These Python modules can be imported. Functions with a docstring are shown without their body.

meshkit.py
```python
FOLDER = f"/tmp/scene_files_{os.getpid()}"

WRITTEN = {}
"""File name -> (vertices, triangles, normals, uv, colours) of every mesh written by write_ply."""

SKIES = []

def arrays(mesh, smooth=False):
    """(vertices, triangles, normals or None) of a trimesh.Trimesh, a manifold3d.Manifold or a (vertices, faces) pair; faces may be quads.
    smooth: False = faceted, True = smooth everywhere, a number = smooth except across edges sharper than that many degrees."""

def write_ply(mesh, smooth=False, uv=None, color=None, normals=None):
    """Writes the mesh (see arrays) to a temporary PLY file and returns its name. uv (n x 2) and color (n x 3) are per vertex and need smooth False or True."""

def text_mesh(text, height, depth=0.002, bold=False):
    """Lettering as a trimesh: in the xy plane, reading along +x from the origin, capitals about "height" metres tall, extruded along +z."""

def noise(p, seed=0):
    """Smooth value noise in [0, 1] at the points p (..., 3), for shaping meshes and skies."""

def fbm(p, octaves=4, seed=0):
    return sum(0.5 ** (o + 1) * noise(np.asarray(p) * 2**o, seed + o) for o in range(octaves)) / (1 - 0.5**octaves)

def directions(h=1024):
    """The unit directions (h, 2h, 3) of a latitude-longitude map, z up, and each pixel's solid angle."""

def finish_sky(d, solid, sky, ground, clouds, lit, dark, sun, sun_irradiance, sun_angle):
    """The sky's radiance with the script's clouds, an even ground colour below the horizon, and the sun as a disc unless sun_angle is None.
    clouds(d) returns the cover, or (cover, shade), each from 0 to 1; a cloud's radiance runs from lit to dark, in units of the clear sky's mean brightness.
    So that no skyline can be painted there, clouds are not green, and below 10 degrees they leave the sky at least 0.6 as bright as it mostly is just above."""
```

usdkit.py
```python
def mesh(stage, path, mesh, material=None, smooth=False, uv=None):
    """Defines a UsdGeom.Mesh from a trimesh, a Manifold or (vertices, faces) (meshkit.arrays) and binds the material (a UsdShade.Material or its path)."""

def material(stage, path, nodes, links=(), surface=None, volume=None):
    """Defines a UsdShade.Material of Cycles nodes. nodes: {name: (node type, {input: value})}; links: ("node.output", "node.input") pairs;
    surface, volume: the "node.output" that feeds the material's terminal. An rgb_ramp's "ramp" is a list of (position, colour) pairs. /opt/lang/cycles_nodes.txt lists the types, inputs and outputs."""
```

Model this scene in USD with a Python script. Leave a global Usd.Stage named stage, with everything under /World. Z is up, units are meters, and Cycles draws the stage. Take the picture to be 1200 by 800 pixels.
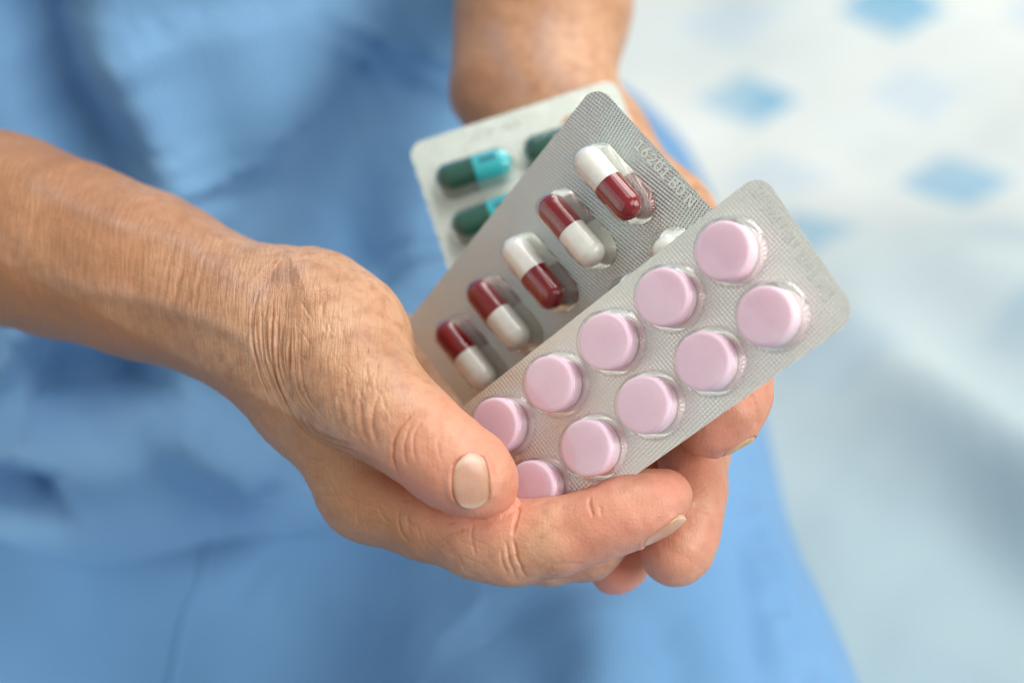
import math
import numpy as np
import trimesh
import meshkit
import usdkit
from scipy.spatial import cKDTree
from shapely.geometry import box as sbox
from pxr import Gf, Sdf, Usd, UsdGeom, UsdLux, UsdShade, Vt

rng = np.random.default_rng(7)
stage = Usd.Stage.CreateInMemory()
UsdGeom.SetStageUpAxis(stage, UsdGeom.Tokens.z)
UsdGeom.SetStageMetersPerUnit(stage, 1.0)
UsdGeom.Xform.Define(stage, '/World')
UsdGeom.Scope.Define(stage, '/World/Looks')
T = Sdf.ValueTypeNames

# ------------------------------------------------------------------ camera
PITCH = math.radians(40)
FWD = np.array([0, math.cos(PITCH), -math.sin(PITCH)])
RIGHT = np.array([1.0, 0, 0])
UP = np.array([0, math.sin(PITCH), math.cos(PITCH)])
FOCUS = 0.296
CAM = np.array([0, 0, 0.78]) - 0.296 * FWD
FPX = 1600.0
cam = UsdGeom.Camera.Define(stage, '/World/camera')
m4 = np.eye(4)
m4[0, :3], m4[1, :3], m4[2, :3], m4[3, :3] = RIGHT, UP, -FWD, CAM
cam.AddTransformOp().Set(Gf.Matrix4d(*m4.ravel().tolist()))
cam.CreateHorizontalApertureAttr(36.0)
cam.CreateVerticalApertureAttr(24.0)
cam.CreateFocalLengthAttr(48.0)
cam.CreateFStopAttr(5.3)
cam.CreateFocusDistanceAttr(FOCUS)
cam.CreateClippingRangeAttr(Gf.Vec2f(0.01, 50))
cam.CreateExposureAttr(0.35)

# ------------------------------------------------------------------ light: a bright room with a big window
DOME = 0.32
dome = UsdLux.DomeLight.Define(stage, '/World/room_light')
dm = usdkit.material(stage, '/World/Looks/room_light', {
    'tc': ('texture_coordinate', {}), 'sx': ('separate_xyz', {}),
    'r': ('map_range', {'from_min': -0.6, 'from_max': 0.9, 'to_min': 0.0, 'to_max': 1.0, 'clamp': True}),
    'ramp': ('rgb_ramp', {'ramp': [(0, (0.32, 0.33, 0.33)), (0.4, (0.80, 0.81, 0.77)), (1, (1.1, 1.1, 1.07))]}),
    'b': ('background_shader', {'strength': DOME})},
    [('tc.generated', 'sx.vector'), ('sx.z', 'r.value'), ('r.result', 'ramp.fac'), ('ramp.color', 'b.color')], surface='b.background')
UsdShade.MaterialBindingAPI.Apply(dome.GetPrim()).Bind(dm)


def rect_light(name, pos, target, w, h, intensity, color):
    l = UsdLux.RectLight.Define(stage, '/World/' + name)
    z = np.array(pos, float) - np.array(target, float)
    z /= np.linalg.norm(z)
    x = np.cross([0, 0, 1.0], z)
    x /= np.linalg.norm(x)
    y = np.cross(z, x)
    m = np.eye(4)
    m[0, :3], m[1, :3], m[2, :3], m[3, :3] = x, y, z, pos
    l.AddTransformOp().Set(Gf.Matrix4d(*m.ravel().tolist()))
    l.CreateWidthAttr(w)
    l.CreateHeightAttr(h)
    l.CreateIntensityAttr(intensity)
    l.CreateColorAttr(Gf.Vec3f(*color))
    return l


rect_light('window_light', (1.5, -0.9, 1.75), (0.0, 0.1, 0.75), 1.3, 1.1, 5.6, (1.0, 0.985, 0.96))
rect_light('ceiling_light', (0.5, 0.6, 2.5), (0.1, 0.15, 0.7), 1.4, 1.4, 4.3, (1.0, 0.98, 0.95))
rect_light('foil_fill_light', (-2.4, -0.75, 1.35), (0.0, 0.0, 0.8), 1.6, 1.5, 0.95, (0.97, 1.0, 0.97))  # added fill to brighten the foil; no window is known on this side


# ------------------------------------------------------------------ helpers
def wpt(p):
    """camera axes (mm: x right, y down, z forward) -> world metres"""
    p = np.asarray(p, float) / 1000.0
    return CAM + p[..., :1] * RIGHT - p[..., 1:2] * UP + p[..., 2:3] * FWD


def at(px, py, d):
    """the world point seen at a pixel of the 1200 x 800 picture, d millimetres deep"""
    return wpt(np.array([(px - 600) / FPX * d, (py - 400) / FPX * d, d]))


def pix(v):
    r = np.asarray(v) - CAM
    z = r @ FWD
    return 600 + FPX * (r @ RIGHT) / z, 400 - FPX * (r @ UP) / z, z


_names = {}


def numbered(parent, name):
    key = (parent, name)
    n = _names.get(key, 0)
    _names[key] = n + 1
    return f'{parent}/{name}' + (f'_{n:03d}' if n else '')


def meta(prim, **kw):
    for k, v in kw.items():
        prim.SetCustomDataByKey(k, v)


def obj(parent, name, mesh, mat, smooth=35, uv=None, **kw):
    path = numbered(parent, name)
    m = usdkit.mesh(stage, path, mesh, mat, smooth=smooth, uv=uv)
    meta(m.GetPrim(), **kw)
    return path


def prim_float(path, name, values):
    UsdGeom.PrimvarsAPI(stage.GetPrimAtPath(path)).CreatePrimvar(name, T.FloatArray, 'vertex').Set(Vt.FloatArray.FromNumpy(np.asarray(values, np.float32)))


def look(name, nodes, links, surface, **kw):
    return usdkit.material(stage, '/World/Looks/' + name, nodes, links, surface=surface, **kw)


# ------------------------------------------------------------------ implicit bodies: blended round cones, meshed by sparse surface nets
class Solid:
    """Groups of round cones (a, b, ra, rb, squash). The first group is the base; each other group is blended with the base and the results are joined."""

    def __init__(self, k):
        self.k, self.base, self.groups = k, [], []

    @staticmethod
    def cones(points, closed=False):
        return [(np.array(a[:3]), np.array(b[:3]), a[3], b[3]) for a, b in zip(points[:-1], points[1:])]

    def all(self):
        return self.base + [c for g in self.groups for c in g[0]]

    @staticmethod
    def _d(c, P):
        a, b, ra, rb = c
        ab = b - a
        L2 = max(float(ab @ ab), 1e-12)
        t = np.clip((P - a) @ ab / L2, 0, 1)
        q = P - a - t[:, None] * ab
        return np.sqrt((q * q).sum(1)) - (ra + (rb - ra) * t)

    @staticmethod
    def smin(a, b, k):
        h = np.maximum(k - np.abs(a - b), 0) / k
        return np.minimum(a, b) - h * h * k * 0.25

    def prepare(self):
        cs = self.all()
        self.lo = np.array([np.minimum(c[0] - c[2], c[1] - c[3]) for c in cs])
        self.hi = np.array([np.maximum(c[0] + c[2], c[1] + c[3]) for c in cs])

    def near(self, lo, hi, m):
        """which cones' boxes come within m of the box"""
        return np.all((self.lo - m < hi) & (self.hi + m > lo), axis=1)

    def eval(self, P, mask=None):
        n, far = len(self.base), np.full(len(P), 1.0)
        mask = np.ones(len(self.lo), bool) if mask is None else mask
        base = far
        for i, c in enumerate(self.base):
            if mask[i]:
                base = self.smin(base, self._d(c, P), self.k)
        out, j = base, n
        for g, k in self.groups:
            f, any_ = far, False
            for c in g:
                if mask[j]:
                    f = self.smin(f, self._d(c, P), k)
                    any_ = True
                j += 1
            if any_:
                out = np.minimum(out, self.smin(base, f, k))
        return out

    def eval_at(self, P, block=0.03):
        """eval at scattered points, bin by bin"""
        keys = np.floor(P / block).astype(np.int64)
        _, inv = np.unique(keys, axis=0, return_inverse=True)
        inv = inv.ravel()
        order = np.argsort(inv, kind='stable')
        cuts = np.flatnonzero(np.diff(inv[order])) + 1
        out = np.empty(len(P))
        for idx in np.split(order, cuts):
            p = P[idx]
            out[idx] = self.eval(p, self.near(p.min(0), p.max(0), 2.5 * self.k + 0.004))
        return out

    def mesh(self, h, n=14):
        self.prepare()
        B = n * h
        lo, hi = np.floor((self.lo.min(0) - 2 * h) / B).astype(int), np.ceil((self.hi.max(0) + 2 * h) / B).astype(int)
        g = np.stack(np.meshgrid(*[np.arange(a, b) for a, b in zip(lo, hi)], indexing='ij'), -1).reshape(-1, 3)
        touch = np.zeros(len(g), bool)
        for a, b in zip(self.lo, self.hi):
            touch |= np.all((g * B < b + h) & ((g + 1) * B > a - h), axis=1)
        g = g[touch]
        c = (g + 0.5) * B
        d = self.eval(c)
        g = g[np.abs(d) < B * 0.87 + self.k * 0.5 + 2 * h]
        ax = np.arange(n + 1)
        L = np.stack(np.meshgrid(ax, ax, ax, indexing='ij'), -1).reshape(-1, 3)
        corners = np.array([[i, j, k] for i in (0, 1) for j in (0, 1) for k in (0, 1)])
        edges = [(a, b) for a in range(8) for b in range(8) if a < b and np.abs(corners[a] - corners[b]).sum() == 1]
        keys, verts, quads = [], [], []
        OFF = 1 << 19

        def key(ijk):
            q = ijk.astype(np.int64) + OFF
            return (q[:, 0] << 40) | (q[:, 1] << 20) | q[:, 2]

        for blk in g:
            P = (blk * n + L) * h
            mask = self.near(P[0], P[-1], 2.5 * self.k + 2 * h)
            if not mask.any():
                continue
            F = self.eval(P, mask).reshape(n + 1, n + 1, n + 1)
            if F.min() > 0 or F.max() < 0:
                continue
            V = np.stack([F[i:n + i, j:n + j, k:n + k] for i, j, k in corners], -1).reshape(-1, 8)
            act = (V.min(1) < 0) & (V.max(1) >= 0)
            if act.any():
                V = V[act]
                ijk = np.stack(np.unravel_index(np.flatnonzero(act), (n, n, n)), 1)
                s, w = np.zeros((len(V), 3)), np.zeros(len(V))
                for a, b in edges:
                    x = (V[:, a] < 0) != (V[:, b] < 0)
                    t = np.where(x, V[:, a] / np.where(x, V[:, a] - V[:, b], 1), 0)[:, None]
                    s += np.where(x[:, None], corners[a] + t * (corners[b] - corners[a]), 0)
                    w += x
                verts.append((blk * n + ijk + s / w[:, None]) * h)
                keys.append(key(blk * n + ijk))
            for axis in range(3):
                sl0, sl1 = [slice(0, n)] * 3, [slice(0, n)] * 3
                sl1[axis] = slice(1, n + 1)
                A, Bv = F[tuple(sl0)] < 0, F[tuple(sl1)] < 0
                e = np.argwhere(A != Bv)
                if len(e):
                    flip = A[tuple(e.T)]
                    u, v = np.zeros(3, int), np.zeros(3, int)
                    u[(axis + 1) % 3], v[(axis + 2) % 3] = 1, 1
                    p = blk * n + e
                    q = np.stack([key(p - u - v), key(p - v), key(p), key(p - u)], 1)
                    q[~flip] = q[~flip][:, ::-1]
                    quads.append(q)
        keys, verts, quads = np.concatenate(keys), np.concatenate(verts), np.concatenate(quads)
        order = np.argsort(keys)
        keys, verts = keys[order], verts[order]
        idx = np.searchsorted(keys, quads)
        idx = np.minimum(idx, len(keys) - 1)
        idx = idx[(keys[idx] == quads).all(1)]
        f = np.vstack([idx[:, [0, 1, 2]], idx[:, [0, 2, 3]]])
        return verts, f

    def project(self, v, steps=2, e=2e-4):
        for _ in range(steps):
            d = self.eval_at(v)
            gr = np.stack([self.eval_at(v + e * np.eye(3)[i]) - d for i in range(3)], 1) / e
            g2 = np.maximum((gr * gr).sum(1), 0.25)
            v = v - gr * (np.clip(d, -0.002, 0.002) / g2)[:, None]
        return v


def normals(v, f):
    n, fn = np.zeros_like(v), np.cross(v[f[:, 1]] - v[f[:, 0]], v[f[:, 2]] - v[f[:, 0]])
    for k in range(3):
        np.add.at(n, f[:, k], fn)
    return n / np.maximum(np.linalg.norm(n, axis=1, keepdims=True), 1e-300)


def relax(v, f, it=2, lam=0.5):
    import scipy.sparse as sp
    e = np.vstack([f[:, [0, 1]], f[:, [1, 2]], f[:, [2, 0]]])
    A = sp.coo_matrix((np.ones(len(e) * 2), (np.r_[e[:, 0], e[:, 1]], np.r_[e[:, 1], e[:, 0]])), shape=(len(v),) * 2).tocsr()
    A.data[:] = 1
    dg = np.maximum(np.asarray(A.sum(1)).ravel(), 1)
    for _ in range(it):
        v = v + lam * ((A @ v) / dg[:, None] - v)
    return v


def refine(v, f, mark):
    """splits every edge whose two ends are marked, without leaving cracks"""
    e = np.sort(np.stack([f[:, [0, 1]], f[:, [1, 2]], f[:, [2, 0]]], 1), axis=2)
    hit = mark[e[..., 0]] & mark[e[..., 1]]
    key = e[..., 0].astype(np.int64) * len(v) + e[..., 1]
    uk, inv = np.unique(key[hit], return_inverse=True)
    mid = np.full(hit.shape, -1, np.int64)
    mid[hit] = len(v) + inv.ravel()
    v = np.vstack([v, 0.5 * (v[uk // len(v)] + v[uk % len(v)])])
    cnt, out = hit.sum(1), [f[hit.sum(1) == 0]]
    s3 = cnt == 3
    a, b, c = f[s3].T
    p, q, r_ = mid[s3].T
    out += [np.stack(t, 1) for t in ((a, p, r_), (p, b, q), (r_, q, c), (p, q, r_))]
    for k in range(3):                                            # one edge marked
        s1 = (cnt == 1) & hit[:, k]
        a, b, c = f[s1][:, k], f[s1][:, (k + 1) % 3], f[s1][:, (k + 2) % 3]
        m = mid[s1][:, k]
        out += [np.stack((a, m, c), 1), np.stack((m, b, c), 1)]
        s2 = (cnt == 2) & ~hit[:, k]                              # the other two marked
        a, b, c = f[s2][:, k], f[s2][:, (k + 1) % 3], f[s2][:, (k + 2) % 3]
        m1, m2 = mid[s2][:, (k + 1) % 3], mid[s2][:, (k + 2) % 3]
        out += [np.stack((m1, c, m2), 1), np.stack((a, b, m1), 1), np.stack((a, m1, m2), 1)]
    return v, np.vstack(out)


def smooth_line(pts, step=1.5):
    p = np.array(pts, float)
    for _ in range(2):
        q = np.empty((2 * len(p), p.shape[1]))
        q[0], q[-1] = p[0], p[-1]
        q[1:-1:2], q[2:-1:2] = 0.75 * p[:-1] + 0.25 * p[1:], 0.25 * p[:-1] + 0.75 * p[1:]
        p = q
    s = np.r_[0, np.cumsum(np.linalg.norm(np.diff(p, axis=0), axis=1))]
    t = np.linspace(0, s[-1], max(4, int(s[-1] / step)))
    return np.stack([np.interp(t, s, p[:, k]) for k in range(p.shape[1])], 1)


class Strokes:
    """Creases and folds: lines on the near surface of a mesh, pressed in or raised along the surface normal."""

    def __init__(self, v, n, radius):
        self.v, self.n, self.radius = v, n, radius
        x, y, z = pix(v)
        sel = np.flatnonzero(((n @ FWD) < 0.05) & (z > 0.05))
        self.sel, self.z = sel, z[sel]
        self.tree = cKDTree(np.stack([x[sel], y[sel]], 1))
        self.full = cKDTree(v)
        self.disp = np.zeros(len(v))

    def line3d(self, pts, step=1.5):
        out = []
        for p in smooth_line(pts, step):
            i = self.tree.query_ball_point(p, self.radius)
            if i:
                i = np.array(i)
                out.append(self.v[self.sel[i[np.argmin(self.z[i])]]])
        return np.array(out)

    def add(self, pts, depth, width, taper=True, step=1.5):
        l = self.line3d(pts, step)
        if len(l) < 2:
            return
        if len(l) > 8:
            for _ in range(3):
                l[1:-1] = 0.25 * l[:-2] + 0.5 * l[1:-1] + 0.25 * l[2:]
        t = np.linspace(0, 1, len(l))
        amp = np.minimum(1, 4 * np.minimum(t, 1 - t) + 0.1) if taper else np.ones(len(l))
        kd = cKDTree(l)
        near = np.unique(np.concatenate([np.array(x, int) for x in self.full.query_ball_point(l[::2], 3 * width)])) if len(l) else []
        d, j = kd.query(self.v[near])
        self.disp[near] += depth * amp[j] * np.exp(-(d / width) ** 2)


# ------------------------------------------------------------------ materials
def P(**kw):
    return ('principled_bsdf', kw)


skin = look('skin', {
    'tc': ('texture_coordinate', {}),
    'red': ('attribute', {'attribute': 'redness'}), 'wr': ('attribute', {'attribute': 'wrinkle'}), 'tan_and_shade': ('attribute', {'attribute': 'tan_and_shade'}),
    'n1': ('noise_texture', {'scale': 55, 'detail': 4, 'roughness': 0.6}),
    'n2': ('noise_texture', {'scale': 330, 'detail': 3, 'roughness': 0.6}),
    'base': ('rgb_ramp', {'ramp': [(0.30, (0.44, 0.222, 0.118)), (0.5, (0.565, 0.318, 0.185)), (0.70, (0.645, 0.390, 0.242))]}),
    'fine': ('rgb_ramp', {'ramp': [(0.30, (0.72, 0.61, 0.57)), (0.54, (1, 1, 1))]}),
    'mul': ('mix_color', {'blend_type': 'multiply', 'fac': 0.8}),
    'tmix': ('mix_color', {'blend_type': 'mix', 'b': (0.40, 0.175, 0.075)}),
    'rmix': ('mix_color', {'blend_type': 'mix', 'b': (0.70, 0.265, 0.185)}),
    'vo': ('voronoi_texture', {'scale': 850, 'feature': 'distance_to_edge', 'randomness': 1.0}),
    'vm': ('map_range', {'from_min': 0.0, 'from_max': 0.25, 'to_min': 0.0, 'to_max': 1.0, 'clamp': True}),
    'mp': ('mapping', {'mapping_type': 'point', 'rotation': (0, 0.25, 0.50), 'scale': (1500, 170, 170)}),
    'nw': ('noise_texture', {'scale': 1.0, 'detail': 3, 'roughness': 0.55, 'distortion': 0.4}),
    'wm': ('math', {'math_type': 'multiply'}),
    'b1': ('bump', {'strength': 0.14, 'distance': 0.0003}),
    'b2': ('bump', {'strength': 0.16, 'distance': 0.0004}),
    'b3': ('bump', {'strength': 0.6, 'distance': 0.0008}),
    'p': P(roughness=0.46, subsurface_weight=0.15, subsurface_scale=0.004, subsurface_radius=(1.0, 0.36, 0.18), specular_ior_level=0.5),
    'vein': ('attribute', {'attribute': 'vein'}), 'vmix': ('mix_color', {'blend_type': 'mix', 'b': (0.36, 0.235, 0.19)})},
    [('tc.object', 'n1.vector'), ('tc.object', 'n2.vector'), ('tc.object', 'vo.vector'), ('tc.object', 'mp.vector'), ('mp.vector', 'nw.vector'),
     ('n1.fac', 'base.fac'), ('n2.fac', 'fine.fac'), ('base.color', 'mul.a'), ('fine.color', 'mul.b'),
     ('mul.result', 'tmix.a'), ('tan_and_shade.fac', 'tmix.fac'), ('tmix.result', 'rmix.a'), ('red.fac', 'rmix.fac'), ('rmix.result', 'vmix.a'), ('vein.fac', 'vmix.fac'), ('vmix.result', 'p.base_color'),
     ('vo.distance', 'vm.value'), ('vm.result', 'b1.height'), ('n2.fac', 'b2.height'), ('b1.normal', 'b2.normal'),
     ('nw.fac', 'wm.value1'), ('wr.fac', 'wm.value2'), ('wm.value', 'b3.height'), ('b2.normal', 'b3.normal'), ('b3.normal', 'p.normal')], 'p.BSDF')

nail_mat = look('fingernail', {
    'tc': ('texture_coordinate', {}), 'n': ('noise_texture', {'scale': 260, 'detail': 3}),
    'r': ('rgb_ramp', {'ramp': [(0.3, (0.60, 0.285, 0.185)), (0.7, (0.67, 0.355, 0.245))]}),
    'tip': ('attribute', {'attribute': 'tip'}), 'tm': ('mix_color', {'b': (0.74, 0.60, 0.45)}), 'side': ('attribute', {'attribute': 'side'}), 'sm': ('mix_color', {'b': (0.55, 0.30, 0.12)}),
    'acr': ('attribute', {'attribute': 'across'}), 'an': ('noise_texture', {'dimensions': '1D', 'scale': 9.0, 'detail': 2}), 'bp': ('bump', {'strength': 0.35, 'distance': 0.0002}),
    'p': P(roughness=0.33, subsurface_weight=0.15, subsurface_scale=0.002, coat_weight=0.3, coat_roughness=0.15)},
    [('tc.object', 'n.vector'), ('n.fac', 'r.fac'), ('r.color', 'tm.a'), ('tip.fac', 'tm.fac'), ('tm.result', 'sm.a'), ('side.fac', 'sm.fac'), ('sm.result', 'p.base_color'), ('acr.fac', 'an.w'), ('an.fac', 'bp.height'), ('bp.normal', 'p.normal')], 'p.BSDF')
nail_edge_mat = look('yellowed_nail', {
    'tc': ('texture_coordinate', {}), 'n': ('noise_texture', {'scale': 700, 'detail': 4}),
    'r': ('rgb_ramp', {'ramp': [(0.3, (0.56, 0.33, 0.17)), (0.7, (0.70, 0.47, 0.28))]}), 'p': P(roughness=0.5)},
    [('tc.object', 'n.vector'), ('n.fac', 'r.fac'), ('r.color', 'p.base_color')], 'p.BSDF')


def cloth(name, c0, c1, scale=9.0, weave=1500.0):
    return look(name, {
        'tc': ('texture_coordinate', {}), 'n': ('noise_texture', {'scale': scale, 'detail': 4, 'roughness': 0.55}),
        'r': ('rgb_ramp', {'ramp': [(0.3, c0), (0.7, c1)]}),
        'w1': ('wave_texture', {'wave_type': 'bands', 'bands_direction': 'x', 'scale': weave / 6}), 'w2': ('wave_texture', {'wave_type': 'bands', 'bands_direction': 'y', 'scale': weave / 6}),
        'a': ('math', {'math_type': 'add'}), 'b': ('bump', {'strength': 0.25, 'distance': 0.0005}),
        'p': P(roughness=0.85, sheen_weight=0.15, sheen_roughness=0.5, specular_ior_level=0.2)},
        [('tc.object', 'n.vector'), ('n.fac', 'r.fac'), ('r.color', 'p.base_color'), ('tc.object', 'w1.vector'), ('tc.object', 'w2.vector'),
         ('w1.fac', 'a.value1'), ('w2.fac', 'a.value2'), ('a.value', 'b.height'), ('b.normal', 'p.normal')], 'p.BSDF')


shirt_mat = cloth('blue_shirt_cotton', (0.195, 0.395, 0.645), (0.24, 0.455, 0.71))
trouser_mat = cloth('blue_trouser_cotton', (0.13, 0.295, 0.525), (0.165, 0.345, 0.58))
seam_mat = cloth('blue_seam_cotton', (0.09, 0.235, 0.47), (0.11, 0.28, 0.54))


def foil(name, emboss=True, rough=0.30, color=(0.80, 0.80, 0.74), relief=0.42, metal=0.74):
    nodes = {
        'uv': ('texture_coordinate', {}), 'rot': ('mapping', {'rotation': (0, 0, 0.64), 'scale': (1, 1, 1)}), 's': ('separate_xyz', {}),
        'mx': ('math', {'math_type': 'multiply', 'value2': 2 * math.pi / 1.12}), 'my': ('math', {'math_type': 'multiply', 'value2': 2 * math.pi / 1.12}),
        'sx': ('math', {'math_type': 'sine'}), 'sy': ('math', {'math_type': 'sine'}), 'add': ('math', {'math_type': 'multiply'}),
        'b': ('bump', {'strength': relief, 'distance': 0.00022}),
        'n': ('noise_texture', {'scale': 0.11, 'detail': 3, 'roughness': 0.6}), 'b0': ('bump', {'strength': 0.35, 'distance': 0.0012}),
        'p': P(base_color=color, metallic=metal, roughness=rough, coat_weight=0.35, coat_roughness=0.12)}
    links = [('uv.UV', 'rot.vector'), ('rot.vector', 's.vector'), ('s.x', 'mx.value1'), ('s.y', 'my.value1'), ('mx.value', 'sx.value1'), ('my.value', 'sy.value1'),
             ('sx.value', 'add.value1'), ('sy.value', 'add.value2'), ('add.value', 'b.height'), ('uv.UV', 'n.vector'), ('n.fac', 'b0.height')]
    links += [('b0.normal', 'b.normal'), ('b.normal', 'p.normal')] if emboss else [('b0.normal', 'p.normal')]
    return look(name, nodes, links, 'p.BSDF')


foil_mat = foil('embossed_foil', True, 0.33, (0.82, 0.835, 0.765))
foil_dot = foil('dotted_foil', True, 0.30, (0.78, 0.82, 0.76), 0.75, 0.86)
foil_pale = foil('pale_foil', True, 0.36, (0.54, 0.575, 0.51))
foil_smooth = foil('smooth_foil', False, 0.12, (0.76, 0.78, 0.715), 0.42, 0.88)
foil_faint = foil('faintly_pressed_foil', False, 0.45, (0.75, 0.765, 0.705), 0.42, 0.80)
foil_text = foil('pressed_foil', False, 0.42, (0.60, 0.62, 0.56), 0.42, 0.86)

bubble_mat = look('clear_blister_plastic', {
    'lw': ('layer_weight', {'blend': 0.5}), 'pw': ('math', {'math_type': 'power', 'value2': 2.1}),
    'ma': ('math', {'math_type': 'multiply_add', 'value2': 0.9, 'value3': 0.03}),
    't': ('transparent_bsdf', {'color': (0.97, 0.975, 0.97)}), 'g': ('glossy_bsdf', {'color': (1, 1, 1), 'roughness': 0.035}),
    'm': ('mix_closure', {})},
    [('lw.facing', 'pw.value1'), ('pw.value', 'ma.value1'), ('ma.value', 'm.fac'), ('t.BSDF', 'm.closure1'), ('g.BSDF', 'm.closure2')], 'm.closure')


def gelatin(name, c, rough=0.13):
    return look(name, {
        'tc': ('texture_coordinate', {}), 'n': ('noise_texture', {'scale': 500, 'detail': 3, 'roughness': 0.6}),
        'r': ('rgb_ramp', {'ramp': [(0.3, tuple(x * 0.88 for x in c)), (0.7, c)]}),
        'b': ('bump', {'strength': 0.1, 'distance': 0.0003}),
        'p': P(roughness=rough, specular_ior_level=0.4, subsurface_weight=0.1, subsurface_scale=0.001)},
        [('tc.object', 'n.vector'), ('n.fac', 'r.fac'), ('r.color', 'p.base_color'), ('n.fac', 'b.height'), ('b.normal', 'p.normal')], 'p.BSDF')


white_gel = gelatin('white_gelatin', (0.86, 0.84, 0.78), 0.25)
maroon_gel = gelatin('maroon_gelatin', (0.215, 0.008, 0.014))
green_gel = gelatin('dark_green_gelatin', (0.025, 0.105, 0.075))
teal_gel = gelatin('turquoise_gelatin', (0.05, 0.50, 0.555))
ink = look('dark_ink', {'p': P(base_color=(0.05, 0.035, 0.03), roughness=0.6)}, [], 'p.BSDF')
ink_green = look('dark_green_ink', {'p': P(base_color=(0.01, 0.09, 0.13), roughness=0.6)}, [], 'p.BSDF')
tablet_mat = look('pink_tablet', {
    'tc': ('texture_coordinate', {}), 'n': ('noise_texture', {'scale': 900, 'detail': 4, 'roughness': 0.7}), 'n2': ('noise_texture', {'scale': 150, 'detail': 2}),
    'r': ('rgb_ramp', {'ramp': [(0.3, (0.90, 0.60, 0.725)), (0.7, (0.94, 0.665, 0.78))]}), 'b': ('bump', {'strength': 0.28, 'distance': 0.0003}),
    'p': P(roughness=0.6, subsurface_weight=0.2, subsurface_scale=0.0015)},
    [('tc.object', 'n.vector'), ('tc.object', 'n2.vector'), ('n2.fac', 'r.fac'), ('r.color', 'p.base_color'), ('n.fac', 'b.height'), ('b.normal', 'p.normal')], 'p.BSDF')

# sheet: white cotton printed with blue diamonds, two sizes of tint
XO, YO, XP, YP = 0.2823, 0.517, 0.115, 0.100


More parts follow.
